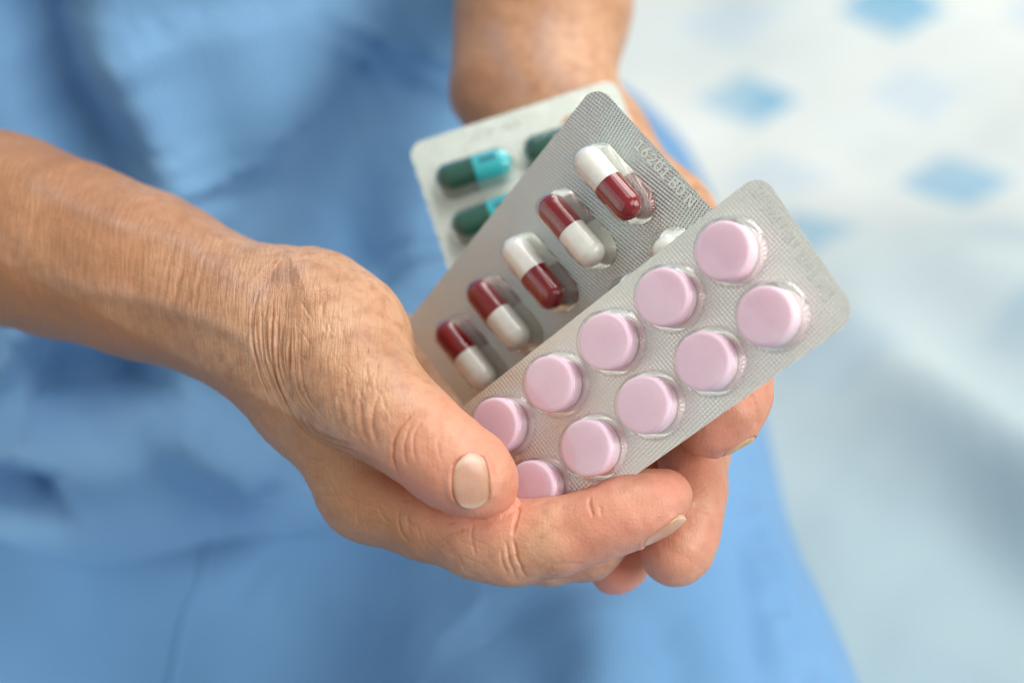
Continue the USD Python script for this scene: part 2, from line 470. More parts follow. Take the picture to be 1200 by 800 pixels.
def sheet_material():
    N, Lk = {}, []
    N['tc'] = ('texture_coordinate', {})
    N['wob'] = ('noise_texture', {'scale': 7, 'detail': 2})
    N['wsub'] = ('vector_math', {'math_type': 'subtract', 'vector2': (0.5, 0.5, 0.5)})
    N['wsc'] = ('vector_math', {'math_type': 'scale', 'scale': 0.035})
    N['wadd'] = ('vector_math', {'math_type': 'add'})
    N['s'] = ('separate_xyz', {})
    Lk += [('tc.object', 'wob.vector'), ('wob.color', 'wsub.vector1'), ('wsub.vector', 'wsc.vector1'), ('tc.object', 'wadd.vector1'), ('wsc.vector', 'wadd.vector2'), ('wadd.vector', 's.vector')]
    N['x'] = ('math', {'math_type': 'multiply_add', 'value2': 1 / XP, 'value3': -XO / XP + 100})
    N['y'] = ('math', {'math_type': 'multiply_add', 'value2': 1 / YP, 'value3': -YO / YP + 100})
    Lk += [('s.x', 'x.value1'), ('s.y', 'y.value1')]

    def diamonds(tag, shift, size):
        for nm, op in (('p', 'add'), ('q', 'subtract')):
            a, b, c = f'{tag}{nm}a', f'{tag}{nm}b', f'{tag}{nm}c'
            N[a] = ('math', {'math_type': op})
            N[b] = ('math', {'math_type': 'multiply_add', 'value2': 0.5, 'value3': 100.0 + shift})
            N[c] = ('math', {'math_type': 'pingpong', 'value2': 0.5})
            Lk.extend([('x.value', a + '.value1'), ('y.value', a + '.value2'), (a + '.value', b + '.value1'), (b + '.value', c + '.value1')])
        N[tag + 'm'] = ('math', {'math_type': 'maximum'})
        N[tag + 'r'] = ('map_range', {'from_min': size - 0.02, 'from_max': size + 0.02, 'to_min': 1.0, 'to_max': 0.0, 'clamp': True})
        Lk.extend([(f'{tag}pc.value', tag + 'm.value1'), (f'{tag}qc.value', tag + 'm.value2'), (tag + 'm.value', tag + 'r.value')])
        return tag + 'r.result'

    d1, d2 = diamonds('d', 0.0, 0.165), diamonds('e', 0.5, 0.17)
    N['n'] = ('noise_texture', {'scale': 4.0, 'detail': 3})
    N['base'] = ('rgb_ramp', {'ramp': [(0.3, (0.52, 0.585, 0.59)), (0.6, (0.63, 0.665, 0.645))]})
    N['m2'] = ('mix_color', {'b': (0.42, 0.53, 0.62)})
    N['k2'] = ('math', {'math_type': 'multiply', 'value2': 0.55})
    N['m1'] = ('mix_color', {'b': (0.17, 0.38, 0.54)})
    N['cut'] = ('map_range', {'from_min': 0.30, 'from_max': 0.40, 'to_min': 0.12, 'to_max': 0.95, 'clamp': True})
    N['k1'] = ('math', {'math_type': 'multiply'})
    N['fn'] = ('noise_texture', {'scale': 9.0, 'detail': 1})
    N['fr'] = ('map_range', {'from_min': 0.4, 'from_max': 0.62, 'to_min': 0.6, 'to_max': 1.0, 'clamp': True})
    N['k0'] = ('math', {'math_type': 'multiply'})
    Lk += [('tc.object', 'fn.vector'), ('fn.fac', 'fr.value'), ('fr.result', 'k0.value2')]
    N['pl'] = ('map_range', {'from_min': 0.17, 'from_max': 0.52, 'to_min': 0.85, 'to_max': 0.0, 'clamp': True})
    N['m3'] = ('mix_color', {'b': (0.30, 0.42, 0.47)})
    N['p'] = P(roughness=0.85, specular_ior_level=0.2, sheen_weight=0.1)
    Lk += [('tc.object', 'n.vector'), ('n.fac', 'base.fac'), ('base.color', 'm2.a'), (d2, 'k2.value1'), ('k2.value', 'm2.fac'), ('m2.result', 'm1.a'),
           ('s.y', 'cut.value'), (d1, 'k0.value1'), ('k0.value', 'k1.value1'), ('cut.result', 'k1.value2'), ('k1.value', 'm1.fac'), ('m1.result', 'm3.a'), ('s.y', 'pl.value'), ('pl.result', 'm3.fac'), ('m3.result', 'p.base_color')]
    return look('printed_bed_sheet', N, Lk, 'p.BSDF')


sheet_mat = sheet_material()

# ------------------------------------------------------------------ bed sheet (the setting)
nx, ny = 260, 300
gx, gy = np.linspace(-1.0, 1.5, nx), np.linspace(-0.35, 2.4, ny)
X, Y = np.meshgrid(gx, gy, indexing='ij')
q = np.stack([X * 4, Y * 4, np.zeros_like(X)], -1)
Z = 0.488 + 0.035 * (meshkit.fbm(q, 3, 3) - 0.5) + 0.012 * (meshkit.fbm(q * 3.3, 3, 9) - 0.5)


def ridge(x0, y0, x1, y1, w, h):
    dx, dy = x1 - x0, y1 - y0
    t = np.clip(((X - x0) * dx + (Y - y0) * dy) / (dx * dx + dy * dy), 0, 1)
    d2 = (X - x0 - t * dx) ** 2 + (Y - y0 - t * dy) ** 2
    return h * np.exp(-d2 / w ** 2) * np.minimum(1, 0.35 + 2.6 * t * (1 - t))


Z = Z + ridge(0.12, 0.42, 0.52, 0.30, 0.075, 0.04) + ridge(0.18, 0.34, 0.30, 0.10, 0.02, 0.022) + ridge(0.16, 0.30, 0.40, 0.05, 0.028, 0.022) + ridge(0.2, 0.75, 0.7, 0.80, 0.04, 0.035) + ridge(0.25, 0.36, 0.45, 0.16, 0.02, 0.016)
top = np.stack([X, Y, Z], -1).reshape(-1, 3)
ii, jj = np.meshgrid(np.arange(nx - 1), np.arange(ny - 1), indexing='ij')
a = (ii * ny + jj).ravel()
F1 = np.vstack([np.stack([a, a + ny, a + ny + 1], 1), np.stack([a, a + ny + 1, a + 1], 1)])
bot = top.copy()
bot[:, 2] = 0.30
rim = np.concatenate([np.arange(nx) * ny, (nx - 1) * ny + np.arange(ny), (np.arange(nx) * ny + ny - 1)[::-1], np.arange(ny)[::-1]])
rim2 = np.roll(rim, -1)
N0 = len(top)
side = np.vstack([np.stack([rim, rim + N0, rim2 + N0], 1), np.stack([rim, rim2 + N0, rim2], 1)])
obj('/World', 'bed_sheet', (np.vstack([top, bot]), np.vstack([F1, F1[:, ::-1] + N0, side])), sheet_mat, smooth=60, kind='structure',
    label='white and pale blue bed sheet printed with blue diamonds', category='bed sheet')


# ------------------------------------------------------------------ the person
person = '/World/person'
px_ = UsdGeom.Xform.Define(stage, person).GetPrim()
meta(px_, label='seated person in light blue hospital clothes holding blister packs in both hands', category='person')


def J(px, py, d, r):
    return (*at(px, py, d), r / 1000.0)


body = Solid(0.009)
C = Solid.cones
Rwr = J(318, 388, 318, 16.5)
# right forearm, upper arm and shoulder girdle
R_el = (-0.375, 0.20, 0.735, 0.036)
R_sh = (-0.33, 0.33, 1.02, 0.045)
L_el = (0.045, 0.36, 0.84, 0.036)
L_sh = (0.01, 0.36, 1.03, 0.045)
body.base += C([Rwr, J(160, 319, 336, 18.8), J(80, 292, 345, 20.8), J(0, 268, 354, 22.8), J(-200, 205, 385, 28), R_el, R_sh, (-0.16, 0.36, 1.02, 0.05), L_sh, L_el, J(655, -160, 450, 29), J(636, 10, 408, 22), J(622, 100, 394, 16)])
body.base += C([J(312, 378, 331, 14.5), J(150, 315, 353, 17.5)])                      # ulnar side of the right wrist
body.base += C([J(580, 105, 397, 13.5), J(604, 10, 412, 16.5)]) + C([J(662, 95, 393, 13.5), J(666, 5, 410, 18)])   # width of the far wrist
# right hand: metacarpals and thenar
body.base += C([J(320, 385, 318, 15.5), J(356, 445, 315, 11.8), J(437, 570, 311, 12.0)])
body.base += C([J(330, 392, 328, 13.5), J(450, 545, 332, 11.2)]) + C([J(330, 388, 338, 13), J(458, 500, 348, 11.2)]) + C([J(330, 378, 345, 12.5), J(478, 428, 368, 12.3)])
body.base += C([J(332, 376, 322, 13.5), J(370, 388, 317, 16.0), J(402, 404, 311, 13.6), J(418, 448, 302, 12.6)])
body.base += C([J(375, 470, 319, 12), J(430, 512, 322, 8)])                      # web of the thumb
# left hand: metacarpals and thenar
for (x, y, d, r) in ((790, 370, 352, 11), (740, 385, 364, 11), (690, 385, 376, 11), (640, 370, 388, 11)):
    body.base += C([J(622, 110, 396, 14), J(x, y, d, r)])
body.base += C([J(655, 110, 394, 14), J(696, 178, 386, 15), J(770, 265, 356, 14), J(800, 310, 345, 13)])
fingers = {
    'r_thumb': ([J(418, 448, 302, 12.4), J(456, 484, 296, 10.8), J(492, 512, 292.5, 9.7), J(530, 543, 291, 9.3), J(558, 559, 292.5, 8.0), J(571, 566, 294.5, 6.6)], 0.004),
    'r_index': ([J(437, 570, 311, 12.2), J(500, 602, 307, 9.8), J(560, 626, 302, 8.9), J(600, 636, 299, 8.6), J(650, 629, 296.5, 7.9), J(700, 614, 295, 7.2), J(735, 602, 294.5, 7.1), J(765, 589, 295, 6.3), J(784, 579, 296, 4.8)], 0.004),
    'r_middle': ([J(450, 545, 332, 11.5), J(530, 600, 322, 9), J(600, 636, 318, 8.8), J(645, 643, 314, 7.6), J(690, 640, 311, 6.8), J(716, 628, 312, 5.3)], 0.004),
    'r_ring': ([J(458, 500, 348, 11.5), J(590, 605, 335, 8.2), J(650, 615, 330, 7), J(690, 600, 330, 5.4)], 0.004),
    'r_pinky': ([J(478, 428, 368, 12.5), J(560, 545, 354, 7.4), J(620, 560, 350, 6.4), J(655, 552, 350, 5)], 0.004),
    'l_thumb': ([J(800, 310, 345, 13), J(836, 380, 322, 11), J(847, 438, 305, 9.4), J(850, 458, 302, 8.9), J(843, 482, 299.5, 8.1), J(830, 500, 298.5, 6.5)], 0.005),
    'l_index': ([J(790, 370, 352, 11), J(806, 460, 330, 9), J(814, 525, 316, 7.7), J(811, 575, 311, 7.2), J(803, 610, 308, 7.5), J(793, 642, 306, 7.1), J(788, 652, 305.5, 6.3)], 0.004),
    'l_middle': ([J(740, 385, 364, 11), J(768, 470, 345, 9), J(772, 535, 328, 7.7), J(750, 610, 324, 6.7), J(727, 656, 321, 6.4), J(720, 665, 320, 5.8)], 0.004),
    'l_ring': ([J(690, 385, 376, 11), J(702, 480, 368, 8), J(690, 560, 360, 6.6), J(668, 590, 356, 5.4)], 0.004),
    'l_pinky': ([J(640, 370, 388, 11), J(645, 470, 384, 7.5), J(640, 530, 374, 6), J(630, 555, 370, 4.8)], 0.004),
}
for pts, k in fingers.values():
    body.groups.append((C(pts), k))
v, f = body.mesh(0.0017)
v = relax(v, f, 1, 0.5)
for level in range(3):
    fx, fy, fz = pix(v)
    mark = (fx > -60) & (fx < 960) & (fy > -60) & (fy < 760) & (fz < 0.40)
    if level >= 1:
        mark &= (normals(v, f) @ FWD < 0.3) & (fz < 0.372)
    if level == 2:
        mark &= (fx > 285) & (fx < 830) & (fy > 285) & (fz < 0.335) & ~((fx > 640) & (fy < 470))
    v, f = refine(v, f, mark)
    v = body.project(v, 2 if level == 2 else 1)
v = relax(v, f, 3, 0.5)
n = normals(v, f)
S = Strokes(v, n, 3.0)
mm = 0.001
# big shapes: hollow of the wrist, tendons, knuckle pads
S.add([(300, 318), (325, 328), (350, 322)], -1.6 * mm, 5 * mm)
S.add([(335, 300), (350, 320), (372, 352)], 1.2 * mm, 5 * mm)
S.add([(40, 215), (130, 262), (215, 280), (296, 345)], 0.7 * mm, 2.4 * mm)
S.add([(60, 330), (170, 352), (262, 382), (300, 420)], 0.6 * mm, 2.4 * mm)
S.add([(120, 360), (220, 395), (310, 420)], -0.9 * mm, 7 * mm)
# wrist creases: a family of bent lines between the two ends of the wrist
A0, B0 = np.array([(300, 318), (288, 380), (300, 440), (335, 505)], float), np.array([(352, 372), (346, 430), (356, 472), (392, 508)], float)
for t in np.linspace(0, 1, 24):
    w = A0 * (1 - t) + B0 * t + rng.normal(0, 3.0, A0.shape)
    cut = rng.uniform(0, 0.25)
    w = smooth_line(w, 4)
    w = w[int(len(w) * cut):int(len(w) * rng.uniform(0.75, 1))]
    if len(w) > 4:
        S.add(w, -rng.uniform(0.15, 0.45) * mm, rng.uniform(0.22, 0.45) * mm)
# lines across the forearm
for x0 in np.linspace(-20, 290, 44):
    x0 = x0 + rng.normal(0, 5)
    y0 = 265 + 0.375 * x0
    a_, b_ = rng.uniform(-95, 10), rng.uniform(20, 110)
    line = [(x0 + 0.30 * s * -1 + rng.normal(0, 2.0) + (18 if s > 60 else 0) * 0, y0 + s) for s in np.linspace(a_, b_, 6)]
    S.add(line, -rng.uniform(0.08, 0.26) * mm * (0.5 if x0 < 190 else 1), rng.uniform(0.5, 1.1) * mm)
# folds from the thumb's base along the web
for off in (0, 9, 17):
    S.add([(352 - off, 478), (362 - off * 0.6, 505 + off * 0.4), (385, 519 + off * 0.6), (420, 524 + off)], -0.6 * mm, 0.8 * mm)
for off in (0, 10, 22, 34, 48):
    S.add([(388 + off, 452 + 0.3 * off), (384 + off, 478 + 0.3 * off), (393 + off, 505 + 0.45 * off)], -rng.uniform(0.15, 0.35) * mm, 0.8 * mm)
# thumb joint
for ln, dp in (([(487, 478), (466, 498), (457, 520), (460, 546), (468, 562)], 0.75), ([(483, 492), (473, 508), (470, 528), (476, 548)], 0.4), ([(500, 486), (484, 503), (480, 524), (486, 545)], 0.3),
               ([(446, 452), (436, 474), (432, 500), (438, 520)], 0.3), ([(425, 440), (418, 470), (418, 500)], 0.25), ([(520, 500), (512, 520), (516, 545)], 0.18)):
    S.add(ln, -dp * 0.85 * mm, 0.38 * mm)
# index: knuckle lines
for ln, dp in (([(609, 586), (604, 606), (599, 625)], 0.75), ([(600, 628), (601, 645), (607, 662), (618, 679)], 0.6), ([(591, 630), (592, 648), (597, 664), (607, 682)], 0.45), ([(583, 642), (586, 660), (594, 678)], 0.3),
               ([(690, 580), (690, 592), (694, 604)], 0.55), ([(702, 590), (702, 602)], 0.25), ([(468, 588), (463, 604), (466, 622), (478, 640)], 0.4), ([(478, 592), (474, 608), (478, 628)], 0.3), ([(555, 606), (548, 630), (556, 655)], 0.25)):
    S.add(ln, -dp * 0.85 * mm, 0.38 * mm)
# back of the hand: crossing lines
for _ in range(150):
    x0, y0 = rng.uniform(345, 540), 0
    y0 = 520 + (x0 - 345) * 0.50 + rng.uniform(0, 52)
    an, ln = rng.choice([1.15, -0.25, 0.5]) + rng.normal(0, 0.15), rng.uniform(14, 34)
    S.add([(x0, y0), (x0 + ln * 0.5 * math.cos(an), y0 + ln * 0.5 * math.sin(an) + rng.normal(0, 1)), (x0 + ln * math.cos(an), y0 + ln * math.sin(an))], -rng.uniform(0.04, 0.13) * mm, rng.uniform(0.22, 0.4) * mm)
# thenar: fine short wrinkles
for _ in range(90):
    x0, y0 = rng.uniform(345, 450), rng.uniform(330, 500)
    an, ln = 1.5 + rng.normal(0, 0.35), rng.uniform(14, 34)
    S.add([(x0, y0), (x0 + ln * 0.5 * math.cos(an), y0 + ln * 0.5 * math.sin(an)), (x0 + ln * math.cos(an), y0 + ln * math.sin(an))], -rng.uniform(0.05, 0.15) * mm, rng.uniform(0.22, 0.4) * mm)
# far fingers
S.add([(808, 588), (822, 592), (838, 600)], -0.5 * mm, 0.8 * mm)
S.add([(878, 455), (888, 470), (893, 490), (884, 508)], -0.6 * mm, 0.8 * mm)
S.add([(868, 452), (880, 466), (886, 480)], -0.4 * mm, 0.7 * mm)
S.add([(640, 665), (660, 662), (690, 664)], -0.2 * mm, 0.6 * mm)
# nails: plates that follow the flesh
plates = []


def nail(name, c, axis, normal, L, W, mat, lift=0.16, flat=0.5, **kw):
    """c: world point near the nail's middle; axis: towards the free edge; normal: outward"""
    nrm = np.array(normal, float) / np.linalg.norm(normal)
    ax = np.array(axis, float) - nrm * (np.array(axis) @ nrm)
    ax /= np.linalg.norm(ax)
    sd = np.cross(nrm, ax)
    nu, nv = 25, 31
    U, Vv = np.meshgrid(np.linspace(-1, 1, nu), np.linspace(-1, 1, nv), indexing='ij')
    # squircle outline
    uu, vv = U * np.sqrt(1 - np.where(Vv < 0, 0.5 * Vv ** 2, 0.35 * Vv ** 4)), Vv * np.sqrt(1 - 0.5 * U ** 2)
    pts = c + uu[..., None] * sd * W / 2 + vv[..., None] * ax * L / 2
    o = pts.reshape(-1, 3) + nrm * 0.02
    # march on to the flesh
    t = np.zeros(len(o))
    for _ in range(60):
        t += np.clip(body.eval_at(o - nrm * t[:, None]), -0.002, 0.004) * 0.8
    t = np.minimum(t, 0.03)
    hgt = (0.02 - t).reshape(nu, nv)
    mid = np.median(hgt[nu // 2, nv // 3:2 * nv // 3])
    curved = hgt[:, nv // 2 - 3:nv // 2 + 4].mean(1)[:, None] - 0.0007 * (L / 0.012) * np.clip(Vv, 0, 1) ** 2
    hgt = np.maximum(hgt * (1 - flat) + curved * flat, hgt - 0.0003)
    edge = np.maximum(np.abs(U), np.abs(np.minimum(Vv, 0)))
    hgt = hgt + lift * mm * (1 - 1.9 * np.clip((edge - 0.7) / 0.3, 0, 1) ** 2)
    topv = c + uu[..., None] * sd * W / 2 + vv[..., None] * ax * L / 2 + nrm * hgt[..., None]
    tv = topv.reshape(-1, 3)
    bv = tv - nrm * 0.0009
    i2, j2 = np.meshgrid(np.arange(nu - 1), np.arange(nv - 1), indexing='ij')
    a2 = (i2 * nv + j2).ravel()
    ft = np.vstack([np.stack([a2, a2 + nv, a2 + nv + 1], 1), np.stack([a2, a2 + nv + 1, a2 + 1], 1)])
    rim = np.concatenate([np.arange(nu) * nv, (nu - 1) * nv + np.arange(nv), (np.arange(nu) * nv + nv - 1)[::-1], np.arange(nv)[::-1]])
    r2 = np.roll(rim, -1)
    k0 = len(tv)
    sf = np.vstack([np.stack([rim, rim + k0, r2 + k0], 1), np.stack([rim, r2 + k0, r2], 1)])
    plates.append((tv[(edge.ravel() < 0.88)], tv[((edge > 0.97) & (Vv < 0.75)).ravel()]))
    path = obj(person, name, (np.vstack([tv, bv]), np.vstack([ft, ft[:, ::-1] + k0, sf])), mat, smooth=True, **kw)
    tip = np.clip((Vv - 0.72 - 0.10 * U ** 2) / 0.16, 0, 1) * 0.5 + 0.35 * np.clip((-0.62 - Vv) / 0.2, 0, 1)
    side = 0.75 * np.clip((np.abs(U) - 0.80) / 0.18, 0, 1) * np.clip(0.6 + Vv, 0, 1)
    for nm, val in (('tip', tip), ('side', side), ('across', U)):
        prim_float(path, nm, np.r_[val.ravel(), val.ravel()])
    return path


def cdir(x, y, z):
    """camera axes: right, up, towards the camera"""
    return x * RIGHT + y * UP - z * FWD


nail('fingernail', at(554, 562, 284), cdir(0.05, -1, -0.2), cdir(-0.25, -0.24, 0.93), 0.0122, 0.0067, nail_mat, label='thumbnail with a yellowed edge')
nail('fingernail', at(768, 602, 295), cdir(0.80, 0.50, -0.1), cdir(0.34, -0.76, 0.54), 0.011, 0.0078, nail_mat)
nail('fingernail', at(856, 506, 299), cdir(-0.7, -0.5, 0.1), cdir(0.42, -0.80, 0.42), 0.008, 0.0065, nail_edge_mat, label='yellowed thumbnail seen edge on')
nail('fingernail', at(815, 645, 308), cdir(-0.3, -1, 0.2), cdir(0.92, -0.25, -0.25), 0.010, 0.009, nail_mat)

for inner, outer in plates:
    near = np.flatnonzero(np.linalg.norm(v - inner.mean(0), axis=1) < 0.014)
    di, _ = cKDTree(inner).query(v[near])
    do, _ = cKDTree(outer).query(v[near])
    S.disp[near] = S.disp[near] * np.clip(di / 0.003, 0, 1) - 0.0002 * np.exp(-(di / 0.0008) ** 4) + 0.0003 * np.exp(-((do - 0.0006) / 0.0009) ** 2) * (di > 0.0009)
lump = meshkit.fbm(v * 120, 3, 5) - 0.5
v = v + n * (S.disp + lump * 0.0011)[:, None]
fx, fy, fz = pix(v)


def tips(spec):
    out = np.zeros(len(v))
    for key, i0, r, amt in spec:
        pts = np.array([p[:3] for p in fingers[key][0]])[i0:]
        l = np.vstack([pts[:-1] + (pts[1:] - pts[:-1]) * t for t in np.linspace(0, 1, 8)])
        d, _ = cKDTree(l).query(v)
        out = np.maximum(out, amt * np.clip(1.6 - d / r, 0, 1))
    return out


red = tips([('r_thumb', 3, 0.013, 0.65), ('r_thumb', 2, 0.012, 0.25), ('r_index', 5, 0.010, 0.8), ('r_index', 3, 0.010, 0.3), ('l_index', 3, 0.011, 0.75), ('l_middle', 3, 0.010, 0.95), ('l_thumb', 3, 0.012, 0.7), ('r_middle', 3, 0.010, 0.3)])
red = np.clip(red * (0.7 + 0.6 * meshkit.noise(v * 160, 2)), 0, 1)
arm = np.clip((430 - fx) / 260, 0, 1) * (fy > 130)
wrk = np.clip(0.25 + 0.75 * np.clip((480 - fx) / 160, 0, 1), 0, 1)
wrk = np.where(fx > 560, 0.12, wrk)
tan_and_shade = np.clip(0.15 + 0.55 * np.clip((330 - fx) / 220, 0, 1), 0, 1) * (fz < 0.42) * (fx < 620) + 0.55 * ((fy > 480 + (fx - 330) * 0.52) & (fx < 620)) * np.clip((600 - fx) / 120, 0, 1)  # browner towards the elbow and on the hand below a slanted line
tan_and_shade = np.maximum(tan_and_shade, 0.65 * ((fy < 190) & (fx > 480) & (fz > 0.37)) * np.clip((690 - fx) / 130, 0.15, 1))  # shade on the far forearm, put into the skin colour as brown
tan_and_shade = np.clip(relax(np.stack([tan_and_shade] * 3, 1), f, 12, 0.7)[:, 0], 0, 1)
vein = np.zeros(len(v))
for ln, wd, am in (([(296, 345), (305, 326), (328, 318), (352, 316)], 0.0022, 0.55), ([(40, 215), (130, 262), (215, 280), (296, 345)], 0.0022, 0.3), ([(60, 330), (170, 352), (262, 382), (300, 420)], 0.002, 0.25),
                   ([(575, 30), (590, 75), (612, 110)], 0.003, 0.5), ([(640, 20), (632, 60), (655, 100)], 0.0028, 0.4), ([(470, 400), (462, 440), (478, 470)], 0.001, 0.25)):
    l3 = S.line3d(ln, 2)
    if len(l3) > 3:
        dv, _ = cKDTree(l3).query(v)
        vein = np.maximum(vein, am * np.exp(-(dv / wd) ** 2))
bpath = obj(person, 'body', (v, f), skin, smooth=True, label='wrinkled bare hands and forearms')
for nm, val in (('vein', vein), ('redness', red), ('wrinkle', wrk), ('tan_and_shade', tan_and_shade)):
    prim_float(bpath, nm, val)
btree = cKDTree(v)


# ---- clothes
shirt = Solid(0.05)
shirt.base += C([(-0.16, 0.31, 1.06, 0.155), (-0.16, 0.30, 0.86, 0.150), (-0.155, 0.275, 0.70, 0.140)])
shirt.base += C([(-0.215, 0.31, 1.06, 0.13), (-0.215, 0.30, 0.72, 0.12)]) + C([(-0.10, 0.31, 1.06, 0.13), (-0.10, 0.30, 0.72, 0.12)])
shirt.base += C([(-0.31, 0.165, 0.622, 0.083), (-0.20, 0.158, 0.620, 0.087), (-0.06, 0.170, 0.612, 0.083)])
shirt.base += C([(-0.345, 0.32, 1.06, 0.07), (-0.395, 0.235, 0.80, 0.060)])   # sleeves
shirt.base += C([(0.02, 0.37, 1.06, 0.065), (0.045, 0.375, 0.90, 0.055)])
v, f = shirt.mesh(0.006)
tm = trimesh.remesh.subdivide(v, f)
v, f = np.asarray(tm[0]), np.asarray(tm[1])
v = relax(shirt.project(v, 2), f, 3)
n = normals(v, f)
S = Strokes(v, n, 7.0)
for ln, dp, w in (([(5, -60), (50, 60), (105, 165), (150, 250)], -26, 15), ([(85, 0), (140, 120), (195, 230), (240, 330)], 18, 15), ([(250, -20), (285, 90), (330, 220)], 10, 30),
                  ([(505, 60), (455, 160), (440, 250), (470, 340)], -22, 26), ([(530, 150), (480, 260), (510, 330)], 9, 10), ([(345, 120), (390, 250), (430, 330)], -4, 14),
                  ([(0, 440), (110, 445), (205, 415)], -38, 18), ([(200, 470), (215, 520), (330, 570)], 12, 11), ([(100, 500), (190, 480), (300, 545)], 5, 9), ([(-30, 590), (30, 588), (75, 600)], -22, 7),
                  ([(0, 520), (80, 540), (190, 560)], 4, 10)):
    S.add(ln, dp * mm, w * mm, step=4)
lump = meshkit.fbm(v * np.array([26, 26, 9]), 3, 15) - 0.5
v = v + n * (S.disp + 0.010 * lump)[:, None]
obj(person, 'shirt', (v, f), shirt_mat, smooth=True, label='loose light blue cotton shirt')

tr = Solid(0.04)
tr.base += C([(0.0, 0.31, 0.57, 0.10), (0.029, 0.02, 0.575, 0.079), (0.032, -0.22, 0.575, 0.066)])
tr.base += C([(-0.24, 0.32, 0.565, 0.105), (-0.215, 0.02, 0.572, 0.080), (-0.23, -0.22, 0.575, 0.068)])
tr.base += C([(-0.10, 0.16, 0.555, 0.075), (-0.09, -0.20, 0.55, 0.05)])
v, f = tr.mesh(0.006)
tm = trimesh.remesh.subdivide(v, f)
v, f = np.asarray(tm[0]), np.asarray(tm[1])
v = relax(tr.project(v, 2), f, 3)
n = normals(v, f)
S = Strokes(v, n, 7.0)
for ln, dp, w in (([(560, 690), (610, 760), (640, 860)], -6, 14), ([(680, 690), (700, 760), (720, 850)], 5, 16), ([(770, 700), (790, 780), (800, 860)], -4, 9), ([(300, 660), (420, 700), (520, 790)], 3, 14),
                  ([(880, 560), (925, 680), (960, 820)], 4, 8), ([(850, 570), (880, 680), (900, 820)], -4, 6)):
    S.add(ln, dp * mm, w * mm, step=4)
for y0 in np.arange(545, 830, 13):
    xx = 868 + (y0 - 545) * 0.33
    S.add([(xx - 18, y0 + 4 + rng.normal(0, 2)), (xx + 12, y0), (xx + 36, y0 + 5 + rng.normal(0, 3))], rng.uniform(-3.0, -1.6) * mm, 2.6 * mm, step=3)
lump = meshkit.fbm(v * np.array([22, 10, 22]), 3, 25) - 0.5
v = v + n * (S.disp + 0.007 * lump)[:, None]
obj(person, 'trousers', (v, f), trouser_mat, smooth=True, label='light blue cotton trousers with a gathered side seam')
ttree_v, ttree_n = v, n
# a raised seam along the near thigh
S = Strokes(v, normals(v, f), 7.0)
ln = S.line3d([(252, 612), (240, 650), (222, 710), (205, 780), (190, 860)], 4)
if len(ln) > 4:
    for _ in range(10):
        ln[1:-1] = 0.25 * ln[:-2] + 0.5 * ln[1:-1] + 0.25 * ln[2:]
    parts = [trimesh.creation.cylinder(0.0010, segment=[ln[i], ln[i + 1]], sections=8) for i in range(len(ln) - 1)]
    obj(person, 'trouser_seam', trimesh.util.concatenate(parts), trouser_mat, smooth=40)


# ------------------------------------------------------------------ blister packs
def pack_xform(name, M, t, label, category):
    """M: columns are the pack's axes in camera axes (x right, y down, z forward); t: its origin in mm"""
    ax = np.array([M[0] * RIGHT[i] - M[1] * UP[i] + M[2] * FWD[i] for i in range(3)])    # world = ax @ local
    path = numbered('/World', name)
    x = UsdGeom.Xform.Define(stage, path)
    m = np.eye(4)
    m[:3, :3] = ax.T
    m[3, :3] = wpt(np.array(t, float))
    x.AddTransformOp().Set(Gf.Matrix4d(*m.ravel().tolist()))
    meta(x.GetPrim(), label=label, category=category)
    return path


BEND = {'k': 0.0, 'x0': 0.0}


def bend(mv):
    mv = np.array(mv, float)
    mv[:, 2] = mv[:, 2] + BEND['k'] * (mv[:, 0] - BEND['x0']) ** 2
    return mv


def local(parent, name, mesh, mat, smooth=35, uv=None, **kw):
    """mesh in the pack's millimetres"""
    if isinstance(mesh, trimesh.Trimesh):
        mesh = (np.asarray(mesh.vertices), np.asarray(mesh.faces))
    return obj(parent, name, (bend(mesh[0]) * mm, mesh[1]), mat, smooth=smooth, uv=uv, **kw)


def rounded_plate(x0, y0, x1, y1, r, th):
    shape = sbox(x0, y0, x1, y1).buffer(-r).buffer(r, quad_segs=12)
    m = trimesh.creation.extrude_polygon(shape, th, engine='earcut')
    m = m.subdivide_to_size(6.0)
    m.apply_translation([0, 0, -th])
    return m


def profile(pts, k=5):
    """rounds a polyline profile"""
    return smooth_line(np.array(pts, float), 0.28)


def stadium(prof, half, axis, seg=28):
    """a ring surface swept round a stadium: prof = [(r, z)] from the rim up to the crown"""
    ang = np.linspace(-math.pi / 2, math.pi / 2, seg // 2 + 1)
    ring = np.vstack([np.stack([np.cos(ang), np.sin(ang), np.ones_like(ang)], 1), np.stack([-np.cos(ang), -np.sin(ang), -np.ones_like(ang)], 1)])
    V = []
    for r, z in prof:
        xy = ring[:, :2] * max(r, 1e-3)
        xy[:, 0] += ring[:, 2] * half
        V.append(np.c_[xy, np.full(len(xy), z)])
    V = np.vstack(V)
    m, F = len(ring), []
    for i in range(len(prof) - 1):
        for j in range(m):
            a, b = i * m + j, i * m + (j + 1) % m
            F += [(a, b, b + m), (a, b + m, a + m)]
    if axis == 'y':
        V = np.c_[-V[:, 1], V[:, 0], V[:, 2]]
    return V, np.array(F)


def disc(r, half, axis, z):
    V, F = stadium([(r, z), (r * 0.5, z), (0.001, z)], half, axis, 36)
    return V, F


def shifted(vf, x, y, z=0):
    return vf[0] + np.array([x, y, z]), vf[1]


def letters(parent, text, x, y, ang, height, z=0.06, mat=None, bold=True):
    t = meshkit.text_mesh(text, height, 0.07, bold)
    t.apply_transform(trimesh.transformations.rotation_matrix(ang, [0, 0, 1]))
    t.apply_translation([x, y, z - 0.02])
    local(parent, 'embossed_lettering', t, mat or foil_text, smooth=20)


